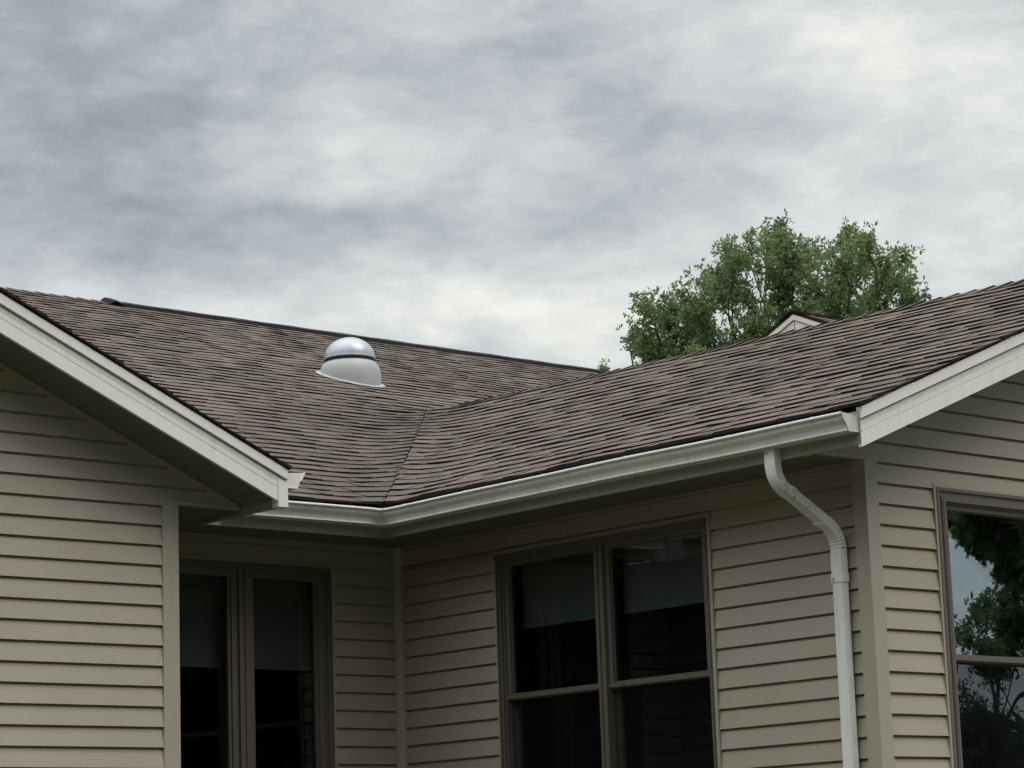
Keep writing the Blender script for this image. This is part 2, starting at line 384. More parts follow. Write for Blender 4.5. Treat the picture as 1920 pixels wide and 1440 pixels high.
# corner posts and the inner corner strip
def post(cx, cy, sx, w, z1):
    """L-shaped corner trim; its front leg runs sx metres along X, its side leg w along +Y"""
    sg = 1 if sx > 0 else -1; o = .021
    P = [(cx - sg * o, cy - o), (cx + sx, cy - o), (cx + sx, cy + .01), (cx + sg * .01, cy + .01), (cx + sg * .01, cy + w), (cx - sg * o, cy + w)]
    mb = MB(); mb.sweep([[Vector((x, y, z)) for x, y in P] for z in (GZ, z1)]); return mb
B(post(XL, YL, -.075, .075, 2.016), 'corner_post', M['post'])
B(post(XM, YR, .068, .066, 2.016), 'corner_post', M['post'])
mb = MB()
mb.box(FY(YB), XM - .060, XM - .0, -.01, .016, GZ, SOF)
mb.box(FX(XM), YB - .052, YB - .018, -.01, .017, GZ, SOF - .001)
mb.face([Vector((XM - .045, YB - .016, GZ)), Vector((XM - .017, YB - .040, GZ)), Vector((XM - .017, YB - .040, SOF)), Vector((XM - .045, YB - .016, SOF))])
B(mb, 'corner_post', M['post'])

# ---- roofs: individually laid laminated shingles
PAL = [(0.169, 0.134, 0.108), (0.161, 0.128, 0.106), (0.172, 0.139, 0.108), (0.156, 0.127, 0.108), (0.170, 0.128, 0.107), (0.158, 0.133, 0.108), (0.171, 0.131, 0.110)]
def roof_rows(mb, P, n_rows, exp, limits, seed, tint=1.0, lo=0, stain=None):
    """P(u, v, h): u along the eave, v up the slope (plan metres), h above the deck"""
    rnd = random.Random(seed)
    for r in range(lo, n_rows):
        v0, v1 = r * exp, (r + 1) * exp
        (l0, r0), (l1, r1) = limits(v0), limits(v1)
        u = min(l0, l1) - rnd.random() * 0.2; thick = rnd.random() < .5
        end = max(r0, r1)
        while u < end:
            wd = rnd.choice((0.09, 0.13, 0.17, 0.22, 0.27, 0.32)) * rnd.uniform(.85, 1.15)
            a, b = u, u + wd; u = b; thick = not thick
            if rnd.random() < .6: b -= .006
            a0, b0 = max(a, l0), min(b, r0); a1, b1 = max(a, l1), min(b, r1)
            if b0 - a0 < .004 and b1 - a1 < .004: continue
            if b0 < a0: a0 = b0 = (l0 if b <= l0 + .3 and a0 > b0 and b < l0 else r0)
            if b1 < a1: a1 = b1 = (l1 if b < l1 else r1)
            tt = lambda uu: .0091 + .0045 * noise.noise(Vector((uu * 2.6, v0 * 40 + 7, seed + 3.3))) + (.0022 if thick else -.0014)
            t = tt(a) + rnd.uniform(-.0006, .0006); tb_ = tt(b) + rnd.uniform(-.0006, .0006)
            if r == 0: t += .003; tb_ += .003
            c = rnd.choice(PAL); k = rnd.uniform(.94, 1.06) * (1.0 if thick else .96) * tint * 0.98
            pz = noise.noise(Vector((a * .9 + seed, v0 * .9, 3.1))) + .8 * noise.noise(Vector((a * 4 + seed, v0 * 4, 8.1))); k *= 1 + .20 * pz
            if stain: k *= stain(a, v0)
            c = tuple(x * k for x in c)
            j0 = rnd.uniform(-.003, .002)
            wv = lambda uu: .0075 * noise.noise(Vector((uu * 2.4, v0 * .9, seed))) + .0025 * noise.noise(Vector((uu * 7, v0 * 5, seed)))
            q = [P(a0, v0 + j0, t + wv(a0)), P(b0, v0 + j0, tb_ + wv(b0)), P(b1, v1 + .006, .001 + wv(b1)), P(a1, v1 + .006, .001 + wv(a1))]
            mb.face(q, 0, c)
            d0, d1 = P(a0, v0 + j0 + .002, -.006), P(b0, v0 + j0 + .002, -.006)
            mb.face([d0, d1, q[1], q[0]], 1, c)
            e0, e1 = P(a1, v1 + .006, -.004), P(b1, v1 + .006, -.004)
            mb.face([d1, e1, q[2], q[1]], 1, c); mb.face([e0, d0, q[0], q[3]], 1, c)
EXPO = 0.143
# main roof, front slope
nM = int((YRIDGE - EY) / (EXPO * math.cos(math.atan(SM)))); dM = (YRIDGE - EY) / nM
def PM(u, v, h): return Vector((u, EY + v - h * .37, zM(EY + v) + h * .93 + fillet(u, EY + v)))
def limM(v):
    y = EY + v
    return 4.2, (xV(y) - .004 if y < kinkY else 21.2)
def stainM(u, v):                      # run-off has darkened the shingles beside the lower valley
    if EY + v > kinkY + .6: return 1.0
    d = (xV(EY + v) - u) + .5 * noise.noise(Vector((u * 1.5, v * 1.5, 5))); return 1 - .26 * max(0, min(1, 1.25 - d / 1.9)) * max(0, min(1, (kinkY + .6 - EY - v) / 1.2))
mb = MB(); roof_rows(mb, PM, nM, dM, limM, 11, stain=stainM)
main_roof = B(mb, 'roof', [M['shingle'], M['asphalt_edge']])
# right wing, slope facing the court
nR = int((XRIDGE - EX) / (EXPO * .923)); dR = (XRIDGE - EX) / nR
def PR(u, v, h): return Vector((EX + v - h * .38, u, zR(EX + v, u) + h * .92 + fillet(EX + v, u)))
def limRr(v):
    x = EX + v
    return YRK - .025, yV(x) - .004
mb = MB(); roof_rows(mb, lambda u, v, h: PR(u, v, h + .004), nR, dR, limRr, 23, 1.02, stain=lambda u, v: 1 - .16 * max(0, min(1, 1 - (yV(EX + v) - u) / .8)))
right_roof = B(mb, 'roof', [M['shingle'], M['asphalt_edge']])
# left wing, both slopes (seen only as an edge)
LRY = YLK - .023
def PL(u, v, h): return Vector((LE - v + h * .39, u, zL(LE - v) + h * .92))
nL = 20; dL = (LE - LRX) / nL
mb = MB(); roof_rows(mb, PL, nL, dL, lambda v: (LRY, EY + (zL(LE - v) - EZ) / SM + .05), 37)
def PL2(u, v, h): return Vector((2 * LRX - LE + v - h * .39, u, zL(2 * LRX - LE + v) + h * .92))
roof_rows(mb, PL2, nL, dL, lambda v: (LRY, EY + (zL(LE - v) - EZ) / SM + .05), 38)
left_roof = B(mb, 'roof', [M['shingle'], M['asphalt_edge']])
# slopes that face away, laid as plain shingle sheets with row steps
def back_rows(mb, fn, n, l, r):
    for k in range(n):
        a, b = k / n, (k + 1) / n
        mb.face([fn(l, a, .008), fn(r, a, .008), fn(r, b, .001), fn(l, b, .001)], 0, PAL[k % 3])
        mb.face([fn(l, a, -.003), fn(r, a, -.003), fn(r, a, .008), fn(l, a, .008)], 1, PAL[0])
mb = MB()
back_rows(mb, lambda u, t, h: Vector((u, 25.75 + (YRIDGE - 25.75) * t, EZ + (ZMR - EZ) * t + h)), 50, 2.2, 21.2)
back_rows(mb, lambda u, t, h: Vector((15.385 + (XRIDGE - 15.385) * t, u, EZ + (zR(XRIDGE, u) - EZ) * t + h)), 22, YRK - .018, kinkY + 1.5)
B(mb, 'roof', [M['shingle'], M['asphalt_edge']])
# deck underneath so nothing shows through
mb = MB()
def quad(a, b, c, d): mb.face([Vector(a), Vector(b), Vector(c), Vector(d)])
mb.face([Vector((4.2, EY + .02, EZ - .02)), Vector((EX + .02, EY + .02, EZ - .02)), Vector((XRIDGE, kinkY, zM(kinkY) - .03)), Vector((21.2, kinkY, zM(kinkY) - .03)), Vector((21.2, YRIDGE, ZMR - .03)), Vector((4.2, YRIDGE, ZMR - .03))])
mb.face([Vector((EX + .02, YRK, EZ - .02)), Vector((XRIDGE, YRK, zR(XRIDGE, YRK) - .03)), Vector((XRIDGE, kinkY, zM(kinkY) - .03)), Vector((EX + .02, EY, EZ - .02))])
quad((LE - .02, YLK, LZ - .02), (LE - .02, 12, LZ - .02), (LRX, 15, zL(LRX) - .03), (LRX, YLK, zL(LRX) - .03))
B(mb, 'roof_deck', M['dark'])

# ridge caps
def cap_run(mb, p0, p1, side, drop, seed, half=.15, lift=0.006, expo=.135, th=.014):
    """bent cap shingles from p0 to p1; side = horizontal unit across, drop = fall per metre across"""
    rnd = random.Random(seed); p0, p1 = Vector(p0), Vector(p1); L = (p1 - p0).length; d = (p1 - p0) / L; n = int(L / expo)
    for k in range(n):
        a, b = p0 + d * (k * expo), p0 + d * ((k + 1.15) * expo)
        c = rnd.choice(PAL); kk = rnd.uniform(.75, 1.05); c = tuple(x * kk for x in c)
        h = half + rnd.uniform(-.006, .006); t0 = lift + th + rnd.uniform(0, .003); t1 = lift + .001
        Z = Vector((0, 0, 1)); sg = [(-1, h), (-.5, h * .12), (.5, h * .12), (1, h)]
        def row(P, t):
            return [P - side * h + Z * (t - drop * h), P - side * (h * .1) + Z * (t - drop * h * .13), P + side * (h * .1) + Z * (t - drop * h * .13), P + side * h + Z * (t - drop * h)]
        A, Bb = row(a, t0), row(b, t1); D = row(a, t0 - .013)
        for j in range(3):
            mb.face([A[j], A[j + 1], Bb[j + 1], Bb[j]], 0, c); mb.face([D[j], D[j + 1], A[j + 1], A[j]], 1, c)
        for j in (0, 3):
            mb.face([A[j], Bb[j], Bb[j] - Z * .012, A[j] - Z * .014], 1, c)
mb = MB(); cap_run(mb, (XRIDGE, YRK - .03, zR(XRIDGE, YRK)), (XRIDGE, kinkY + .12, zR(XRIDGE, kinkY)), Vector((1, 0, 0)), .4167, 5)
Bs(mb, 'ridge_cap', [M['shingle'], M['asphalt_edge']], right_roof)
mb = MB(); cap_run(mb, (4.0, YRIDGE, ZMR), (11.95, YRIDGE, ZMR), Vector((0, 1, 0)), SM, 6, th=.008)
cap_run(mb, (11.86, YRIDGE, ZMR + .014), (21.2, YRIDGE, ZMR + .014), Vector((0, 1, 0)), .34, 8, half=.145, th=.005)
Bs(mb, 'ridge_cap', [M['shingle'], M['asphalt_edge']], main_roof)
mb = MB()
prof = [(-.155, -.155 * SM - .014), (.155, -.155 * SM - .014), (.156, -.155 * SM + .018), (.02, .020), (-.02, .020), (-.156, -.155 * SM + .018)]
rings = []
for k in range(60):
    x = 11.84 + k * (21.2 - 11.84) / 59; s_ = .35 if k == 0 else 1
    rings.append([Vector((x, YRIDGE + a * (1 if k else .8), ZMR + b * s_ + .002 * math.sin(k * 1.7))) for a, b in prof])
mb.sweep(rings)
Bs(mb, 'ridge_vent', M['vent'], main_roof)
mb = MB()
for k in range(7):
    a0 = k * .012
    mb.sweep([[Vector((11.80 + a0, YRIDGE + .15 * c_, ZMR + .006 + .026 * math.sin(k / 6 * math.pi) * 1 + .012 * s_ - abs(c_) * .05)) for c_, s_ in [(math.cos(q * .785), math.sin(q * .785)) for q in range(8)]],
              [Vector((11.84 + a0 * 1.6, YRIDGE + .15 * c_, ZMR + .006 + .028 * math.sin(min(1, (k + 1) / 6) * math.pi) + .012 * s_ - abs(c_) * .05)) for c_, s_ in [(math.cos(q * .785), math.sin(q * .785)) for q in range(8)]]])
Bs(mb, 'vent_end_plug', M['vent'], main_roof)

# ---- fascia, rake boards, soffits, gutters
def extr(mb, prof, frA, frB, mi=0):
    mb.sweep([[frA(o, z) for o, z in prof], [frB(o, z) for o, z in prof]], True, True, mi)
RK = [(-.02, -.200), (.0, -.200), (.0, -.1315), (-.0035, -.1295), (0, -.1275), (0, -.098), (-.0025, -.0965), (0, -.095), (0, -.073), (-.02, -.073)]
RKU = [(-.02, -.0665), (.013, -.0665), (.014, -.064), (.014, -.020), (.011, -.012), (-.02, -.012)]
def rake(parent, axis, face, pts, zt):
    """board pair following zt along pts (plan coordinate), facing -axis"""
    for prof, nm in ((RK, 'fascia_board'), (RKU, 'rake_moulding')):
        mb = MB()
        for a, b in zip(pts[:-1], pts[1:]):
            if axis == 'Y': f = lambda t: (lambda o, z: Vector((t, face - o, zt(t) + z)))
            else: f = lambda t: (lambda o, z: Vector((face - o, t, zt(t) + z)))
            extr(mb, prof, f(a), f(b))
        Bs(mb, nm, M['trim'], parent)
rake(right_roof, 'Y', YRK, [EX + .022, XRIDGE, 15.36], lambda x: zR(x, YRK) if x <= XRIDGE else zR(XRIDGE, YRK) - sR(YRK) * (x - XRIDGE))
rake(left_roof, 'Y', YLK, [2 * LRX - LE + .02, LRX, LE - .019], zL)
# trim block closing the lower end of the left rake
mb = MB()
mb.box(FY(YLK), 7.877, 7.936, -.05, .006, 1.990, 2.126)
Bs(mb, 'rake_end_trim', M['trim'], left_roof)

# eave fascia (below and behind the gutters)
FXc, FYc = 9.136, 11.474
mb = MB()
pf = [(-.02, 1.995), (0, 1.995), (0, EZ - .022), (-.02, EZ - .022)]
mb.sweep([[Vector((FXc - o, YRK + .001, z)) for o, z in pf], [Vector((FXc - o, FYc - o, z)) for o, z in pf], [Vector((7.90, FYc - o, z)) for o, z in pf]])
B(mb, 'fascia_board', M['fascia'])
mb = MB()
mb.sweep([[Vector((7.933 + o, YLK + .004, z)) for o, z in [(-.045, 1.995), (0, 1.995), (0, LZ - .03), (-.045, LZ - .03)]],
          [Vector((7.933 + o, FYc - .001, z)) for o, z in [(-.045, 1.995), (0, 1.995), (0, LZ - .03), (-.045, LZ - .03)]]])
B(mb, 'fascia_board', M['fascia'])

def soffit_flat(mb, fr, a0, a1, b0, b1, z, step=.15, clip=None):
    a = a0
    while a < a1 - .01:
        e = min(a + step, a1)
        l, h = (b0, b1) if clip is None else clip(a, e)
        mb.face([fr(a + .002, l, z), fr(e - .002, l, z), fr(e - .002, h, z), fr(a + .002, h, z)])
        mb.face([fr(e - .002, l, z), fr(e + .002, l, z), fr(e + .002, h, z), fr(e - .002, h, z)][::-1]) if False else None
        mb.face([fr(a, l, z + .008), fr(a + .002, l, z), fr(a + .002, h, z), fr(a, h, z + .008)])
        mb.face([fr(e - .002, l, z), fr(e, l, z + .008), fr(e, h, z + .008), fr(e - .002, h, z)])
        a = e
mb = MB()
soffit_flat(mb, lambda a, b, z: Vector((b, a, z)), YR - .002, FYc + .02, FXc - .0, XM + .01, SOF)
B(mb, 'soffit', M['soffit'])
mb = MB()
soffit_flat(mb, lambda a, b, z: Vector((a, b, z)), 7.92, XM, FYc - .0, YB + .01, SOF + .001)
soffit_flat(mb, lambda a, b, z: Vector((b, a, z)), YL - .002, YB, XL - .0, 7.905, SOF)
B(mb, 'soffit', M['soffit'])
# sloping soffits under the rakes
def soffit_rake(y0, y1, x0, x1, zt, off, step=.305):
    mb = MB(); x = x0
    while x < x1 - .01:
        e = min(x + step, x1)
        f = lambda t, y, dz=0: Vector((t, y, zt(t) + off + dz))
        mb.face([f(x + .003, y0), f(e - .003, y0), f(e - .003, y1), f(x + .003, y1)])
        mb.face([f(x, y0, .012), f(x + .003, y0), f(x + .003, y1), f(x, y1, .012)])
        mb.face([f(e - .003, y0), f(e, y0, .012), f(e, y1, .012), f(e - .003, y1)])
        x = e
    return mb
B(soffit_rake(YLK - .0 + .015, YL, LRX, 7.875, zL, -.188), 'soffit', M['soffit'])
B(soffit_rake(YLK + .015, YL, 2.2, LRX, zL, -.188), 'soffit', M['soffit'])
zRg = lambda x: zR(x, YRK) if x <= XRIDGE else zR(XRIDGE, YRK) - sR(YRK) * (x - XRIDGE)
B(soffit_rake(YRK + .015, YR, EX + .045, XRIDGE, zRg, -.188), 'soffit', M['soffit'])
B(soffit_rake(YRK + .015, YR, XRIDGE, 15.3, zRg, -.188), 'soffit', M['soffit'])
# J-channel where the gable siding meets the sloping soffit, and box-return closers
for y, zt, x0, x1, q0, q1 in ((YL, zL, LRX, 7.86, 7.395, 7.872), (YR, zRg, EX + .06, XRIDGE, EX + .04, 9.69)):
    mb = MB(); mb.sweep([[Vector((t, y - o, zt(t) - .188 + z)) for o, z in [(0, -.018), (.022, -.018), (.022, 0), (0, 0)]] for t in (x0, x1)])
    B(mb, 'trim_channel', M['siding'])
    mb = MB(); mb.box(FY(y), q0, q1, -.01, .0195, 2.0165, 2.0345); B(mb, 'return_trim', M['siding'])

GZF = lambda z: 2.052 + (z - 2.062) * .85
GP = [(0, 2.062), (.078, 2.062), (.081, 2.065), (.080, 2.071), (.074, 2.075), (.077, 2.086), (.084, 2.100), (.096, 2.113), (.105, 2.124), (.109, 2.135), (.109, 2.147), (.122, 2.1475), (.126, 2.151), (.126, 2.159), (.123, 2.163), (.106, 2.162), (.105, 2.158), (.108, 2.149), (.105, 2.136), (.096, 2.122), (.084, 2.110), (.076, 2.094), (.070, 2.069), (.004, 2.066), (.004, 2.150), (0, 2.150)]
GP = [(o, GZF(z)) for o, z in GP]
def gutter_obj(path, name='gutter', parent=None, prof=GP):
    mb = MB(); mb.sweep([[P(o, z) for o, z in prof] for P in path], True, True)
    o = B(mb, name, M['gutter']); return o
def sag(a, b, n, f):  # subdivide a run for slight waviness
    return [f(a + (b - a) * k / n) for k in range(n + 1)]
wob = lambda t: .0016 * math.sin(t * 2.3) + .001 * math.sin(t * 5.1)
g_side = [(lambda t: (lambda o, z: Vector((FXc - o + (wob(t) if o > .05 else 0), t, z + wob(t + 2)))))(t) for t in [7.945 + k * (11.30 - 7.945) / 24 for k in range(25)]]
g_corner = lambda o, z: Vector((FXc - o, FYc - o, z))
g_back = [(lambda t: (lambda o, z: Vector((t, FYc - o, z + wob(t)))))(t) for t in (8.95, 8.6, 8.3, 8.02)]
gut_r = gutter_obj(g_side + [g_corner])
gut_b = gutter_obj([g_corner] + g_back)
gut_l = gutter_obj([(lambda t: (lambda o, z: Vector((7.936 + o, t, z + .043))))(t) for t in (10.775, 11.33)])
def end_cap(fr, parent, m):
    mb = MB(); P = [(0, 2.060), (.072, 2.060), (.076, 2.072), (.081, 2.082), (.086, 2.098), (.094, 2.110), (.107, 2.124), (.112, 2.136), (.114, 2.149), (.121, 2.150), (.123, 2.163), (.0, 2.152)]; P = [(o, GZF(z)) for o, z in P]
    mb.sweep([[fr(o, z, 0) for o, z in P], [fr(o, z, .003) for o, z in P]])
    # crimped rim
    for (o0, z0), (o1, z1) in zip(P[:-2], P[1:-1]):
        mb.sweep([[fr(o0, z0, -.002), fr(o0, z0, .006), fr(o0 - .004, z0 + .002, .006), fr(o0 - .004, z0 + .002, -.002)],
                  [fr(o1, z1, -.002), fr(o1, z1, .006), fr(o1 - .004, z1 + .002, .006), fr(o1 - .004, z1 + .002, -.002)]])
    return Bs(mb, 'end_cap', m, parent)
end_cap(lambda o, z, n: Vector((FXc - o, 7.945 - n, z)), gut_r, M['cap_dirty'])
end_cap(lambda o, z, n: Vector((7.936 + o, 10.775 - n, z + .043)), gut_l, M['gutter'])
# mitre strip with two rivets
mb = MB()
mp = [(o + .0022, z) for o, z in GP[1:14]] + [(o - .001, z) for o, z in GP[1:14][::-1]]
mb.sweep([[Vector((FXc - o + 0, FYc - o - .030, z)) for o, z in mp], [g_corner(o, z) for o, z in mp], [Vector((FXc - o - .030, FYc - o, z)) for o, z in mp]])
Bs(mb, 'mitre_strip', M['gutter'], gut_r)
for x, y in ((FXc - .122 + .0, FYc - .122 - .022), (FXc - .122 - .022, FYc - .122)):
    mb = MB(); mb.box(lambda a, n, z: Vector((x + a, y + n, z)), -.0035, .0035, -.0035, .0035, GZF(2.1525), GZF(2.1585))
    Bs(mb, 'rivet', M['screw'], gut_r)
# hidden-hanger tabs over the front lip
for y in (8.12, 8.75, 9.38, 10.0, 10.62, 11.15):
    mb = MB(); mb.box(lambda a, n, z: Vector((FXc - .106 - n, y + a, z + wob(y + 2))), -.009, .009, -.006, .0175, GZF(2.162), GZF(2.1655))
    mb.box(lambda a, n, z: Vector((FXc - .106 - n, y + a, z + wob(y + 2))), -.009, .009, .0155, .0178, GZF(2.153), GZF(2.1655))
    Bs(mb, 'gutter_hanger', M['gutter'], gut_r)
# leaf litter caught at the inside corner
mb = MB(); rnd = random.Random(4)
for k in range(40):
    c = Vector((FXc - .05 - rnd.random() * .07, FYc - .05 - rnd.random() * .07, 2.138 + rnd.random() * .012)); s_ = rnd.uniform(.004, .011)
    d = Vector((rnd.gauss(0, 1), rnd.gauss(0, 1), rnd.gauss(0, 1))).normalized() * s_; e = Vector((rnd.gauss(0, 1), rnd.gauss(0, 1), rnd.gauss(0, 1))).normalized() * s_
    mb.face([c - d, c - e * .5, c + d, c + e * .5])
o = Bs(mb, 'leaf_litter', M['bark'], gut_r); o['kind'] = 'stuff'

# ---- downspout
def rect_ring(c, t, w2, d2, ribs, s=1.0):
    """c centre, t tangent (in XZ plane), w2 half width along Y, d2 half depth"""
    t = t.normalized(); n = Vector((t.z, 0, -t.x)); Yv = Vector((0, 1, 0)); pts = []
    def side(a, b, k):
        for i in range(k): pts.append(tuple(a[j] + (b[j] - a[j]) * i / k for j in range(2)))
    cor = [(-w2, -d2), (w2, -d2), (w2, d2), (-w2, d2)]
    K = 8
    for q in range(4): side(cor[q], cor[(q + 1) % 4], K)
    res = []
    for i, (a, b) in enumerate(pts):
        q, f = divmod(i, K)
        r = 0
        if ribs and q in (1, 3) and f in (2, 4, 6): r = -.0022
        if f == 0:  a *= .985; b *= .97
        k = 1 + r / d2
        if q in (1, 3): a = a * (1 + r / w2)
        res.append(c + Yv * (a * s) + n * (b * s))
    return res
def pipe(pts, w2, d2, crimp=()):
    P = [Vector((x, 8.475, z)) for x, z in pts]; rings = []
    for i, p in enumerate(P):
        t = (P[min(i + 1, len(P) - 1)] - P[max(i - 1, 0)])
        rings.append(rect_ring(p, t, w2, d2, True, 1.0))
    mb = MB(); mb.sweep(rings); return mb
def bend(p0, p1, p2, n=14, amp=.0022):
    o = []
    for k in range(n + 1):
        t = k / n; a = Vector(p0).lerp(Vector(p1), t); b = Vector(p1).lerp(Vector(p2), t); q = a.lerp(b, t)
        o.append((q.x, q.y))
    return o
def elbow(path, w2, d2, inner):
    P = [Vector((x, 8.475, z)) for x, z in path]; rings = []
    n = len(P)
    for i, p in enumerate(P):
        t = (P[min(i + 1, n - 1)] - P[max(i - 1, 0)]).normalized(); nn = Vector((t.z, 0, -t.x))
        r = rect_ring(p, t, w2, d2, True)
        if 3 <= i <= n - 4 and i % 2: 
            r = [p + (q - p) * .88 if (q - p).dot(nn) * inner > -.25 * d2 else q for q in r]
        rings.append(r)
    mb = MB(); mb.sweep(rings); return mb
spx = 9.118
spout = B(pipe([(9.548, 1.47), (9.548, 0.6), (9.548, -1.3)], .0315, .0225), 'downspout', M['spout'])
mb = pipe([(spx, 2.062), (spx, 2.0)], .030, .0215); Bs(mb, 'outlet_tube', M['spout'], spout)
e1 = [(spx, 2.045), (spx, 2.01)] + bend((spx, 1.985), (spx + .002, 1.885), (spx + .095, 1.850), 22) + [(spx + .115, 1.8425)]
Bs(elbow(e1, .0335, .0245, -1), 'elbow', M['spout'], spout)
Bs(pipe([(spx + .09, 1.852), (9.49, 1.706)], .0315, .0225), 'offset_pipe', M['spout'], spout)
e2 = [(9.42, 1.7335), (9.435, 1.728)] + bend((9.445, 1.7235), (9.545, 1.687), (9.548, 1.585), 20) + [(9.548, 1.50), (9.548, 1.44)]
Bs(elbow(e2, .0335, .0245, 1), 'elbow', M['spout'], spout)
mb = MB(); mb.sweep([rect_ring(Vector((9.548, 8.475, z)), Vector((0, 0, -1)), .0362, .0272, False) for z in (1.475, 1.433)])
Bs(mb, 'strap', M['spout'], spout)
for (x, y, z) in ((9.5195, 8.492, 1.452), (9.5195, 8.492, 1.441), (spx - .026, 8.49, 2.03), (9.548, 8.4405, 1.60), (9.30, 8.4425, 1.775), (9.22, 8.4425, 1.82)):
    mb = MB(); mb.box(lambda a, n, zz: Vector((x + a, y + n, z + zz)), -.003, .003, -.003, .003, -.003, .003)
    Bs(mb, 'screw', M['screw'], spout)

# ---- windows
def rngz(a0, a1, z0, z1, k): return (a0 + k, a1 - k, z0 + k, z1 - k)
def window(fr, rect, units, kind, glass, shade=None, m0=.5, m1=.5, d=2.2, pad=0.0):
    a0, a1, z0, z1 = rect
    mb = MB()
    if pad: mb.ring(fr, rngz(*rect, -pad), rngz(*rect, -pad + .016), -.03, .022)
    else: mb.ring(fr, rect, rngz(*rect, .022), -.03, .024)          # J-channel
    win = B(mb, 'window', M['post'])
    i1 = rngz(a0, a1, z0, z1, .022)
    mb = MB()
    if pad:
        mb.ring(fr, rngz(*rect, -pad + .016), rngz(*rect, -.004), -.05, .026); mb.ring(fr, rngz(*rect, -.004), i1, -.05, .014)
    mb.ring(fr, i1, rngz(*i1, .010), -.05, .034 if not pad else .020)
    i2 = rngz(*i1, .010); mb.ring(fr, i2, rngz(*i2, .016), -.06, .022)
    i3 = rngz(*i2, .016); mb.ring(fr, i3, rngz(*i3, .010), -.08, .006)
    for u0, u1 in zip(units[:-1], units[1:]):                                        # mullion between units
        m_ = u0[1]
        mb.box(fr, m_ - .030, m_ - .010, -.08, .018, i3[2], i3[3]); mb.box(fr, m_ - .010, m_ + .010, -.08, .010, i3[2], i3[3]); mb.box(fr, m_ + .010, m_ + .030, -.08, .018, i3[2], i3[3])
    Bs(mb, 'frame', M['frame'], win)
    for k, (u0, u1) in enumerate(units):
        b0 = u0 + (.030 if u0 > a0 + .1 else 0.058); b1 = u1 - (.030 if u1 < a1 - .1 else 0.058)
        y0, y1 = z0 + .058, z1 - .058
        if kind == 'hung':
            rz = 1.077
            up = (b0, b1, rz - .016, y1); lo = (b0, b1, y0, rz + .016)
            mb = MB(); ui = (b0 + .030, b1 - .030, rz + .016, y1 - .024); mb.ring(fr, up, ui, -.045, -.006)
            mb.ring(fr, rngz(*ui, 0), rngz(*ui, .006), -.045, -.020)
            mb.box(fr, b0, b1, -.006, .004, rz - .010, rz + .012)
            sash = Bs(mb, 'sash', M['frame'], win)
            mb = MB(); mb.box(fr, ui[0], ui[1], -.032, -.026, ui[2], ui[3]); Bs(mb, 'pane', glass, win)
            mb = MB(); li = (b0 + .030, b1 - .030, y0 + .03, rz - .018); mb.ring(fr, lo, li, -.088, -.050); Bs(mb, 'sash', M['frame'], win)
            mb = MB(); mb.box(fr, li[0], li[1], -.075, -.069, li[2], li[3]); Bs(mb, 'pane', glass, win)
            mb = MB(); mb.face([fr(b0 + .01, -.022, y0), fr(b1 - .01, -.022, y0), fr(b1 - .01, -.022, rz - .02), fr(b0 + .01, -.022, rz - .02)])
            Bs(mb, 'insect_screen', M['screen'], win)
        else:
            ui = (b0 + .058, b1 - .058, y0 + .05, y1 - .040)
            mb = MB(); mb.ring(fr, (b0, b1, y0, y1), rngz(b0, b1, y0, y1, .040), -.05, .0)
            r1 = rngz(b0, b1, y0, y1, .040); mb.ring(fr, r1, ui, -.05, -.012); Bs(mb, 'sash', M['frame'], win)
            mb = MB(); mb.box(fr, ui[0], ui[1], -.036, -.030, ui[2], ui[3]); Bs(mb, 'pane', glass, win)
            li = ui
        if shade:
            mb = MB(); mb.box(fr, b0 + .005, b1 - .005, -.135, -.132, shade, y1 + .02); mb.box(fr, b0 + .005, b1 - .005, -.139, -.128, shade - .012, shade + .014)
            Bs(mb, 'roller_shade', M['shade'], win)
    # dim room behind
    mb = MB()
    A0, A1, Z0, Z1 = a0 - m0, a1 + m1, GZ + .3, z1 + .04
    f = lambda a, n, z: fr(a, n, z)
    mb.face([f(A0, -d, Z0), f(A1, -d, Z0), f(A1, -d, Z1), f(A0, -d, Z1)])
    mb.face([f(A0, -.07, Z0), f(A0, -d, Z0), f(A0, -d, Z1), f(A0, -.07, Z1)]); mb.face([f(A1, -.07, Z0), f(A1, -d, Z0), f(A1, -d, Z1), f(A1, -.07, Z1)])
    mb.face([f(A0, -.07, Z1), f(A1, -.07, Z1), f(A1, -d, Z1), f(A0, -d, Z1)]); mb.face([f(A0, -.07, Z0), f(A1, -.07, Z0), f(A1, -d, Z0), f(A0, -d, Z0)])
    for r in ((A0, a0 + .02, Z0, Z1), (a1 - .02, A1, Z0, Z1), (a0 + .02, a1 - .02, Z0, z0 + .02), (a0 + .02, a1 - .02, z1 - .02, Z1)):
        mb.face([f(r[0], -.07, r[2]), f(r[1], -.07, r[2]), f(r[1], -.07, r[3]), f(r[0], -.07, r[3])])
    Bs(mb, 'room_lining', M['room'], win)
    return win
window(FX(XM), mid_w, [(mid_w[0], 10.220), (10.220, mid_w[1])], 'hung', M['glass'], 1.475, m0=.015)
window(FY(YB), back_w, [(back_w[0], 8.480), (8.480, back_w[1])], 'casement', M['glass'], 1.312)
window(FY(YR), right_w, [right_w[:2]], 'hung', M['glass_low_e'], d=.98, pad=.036)

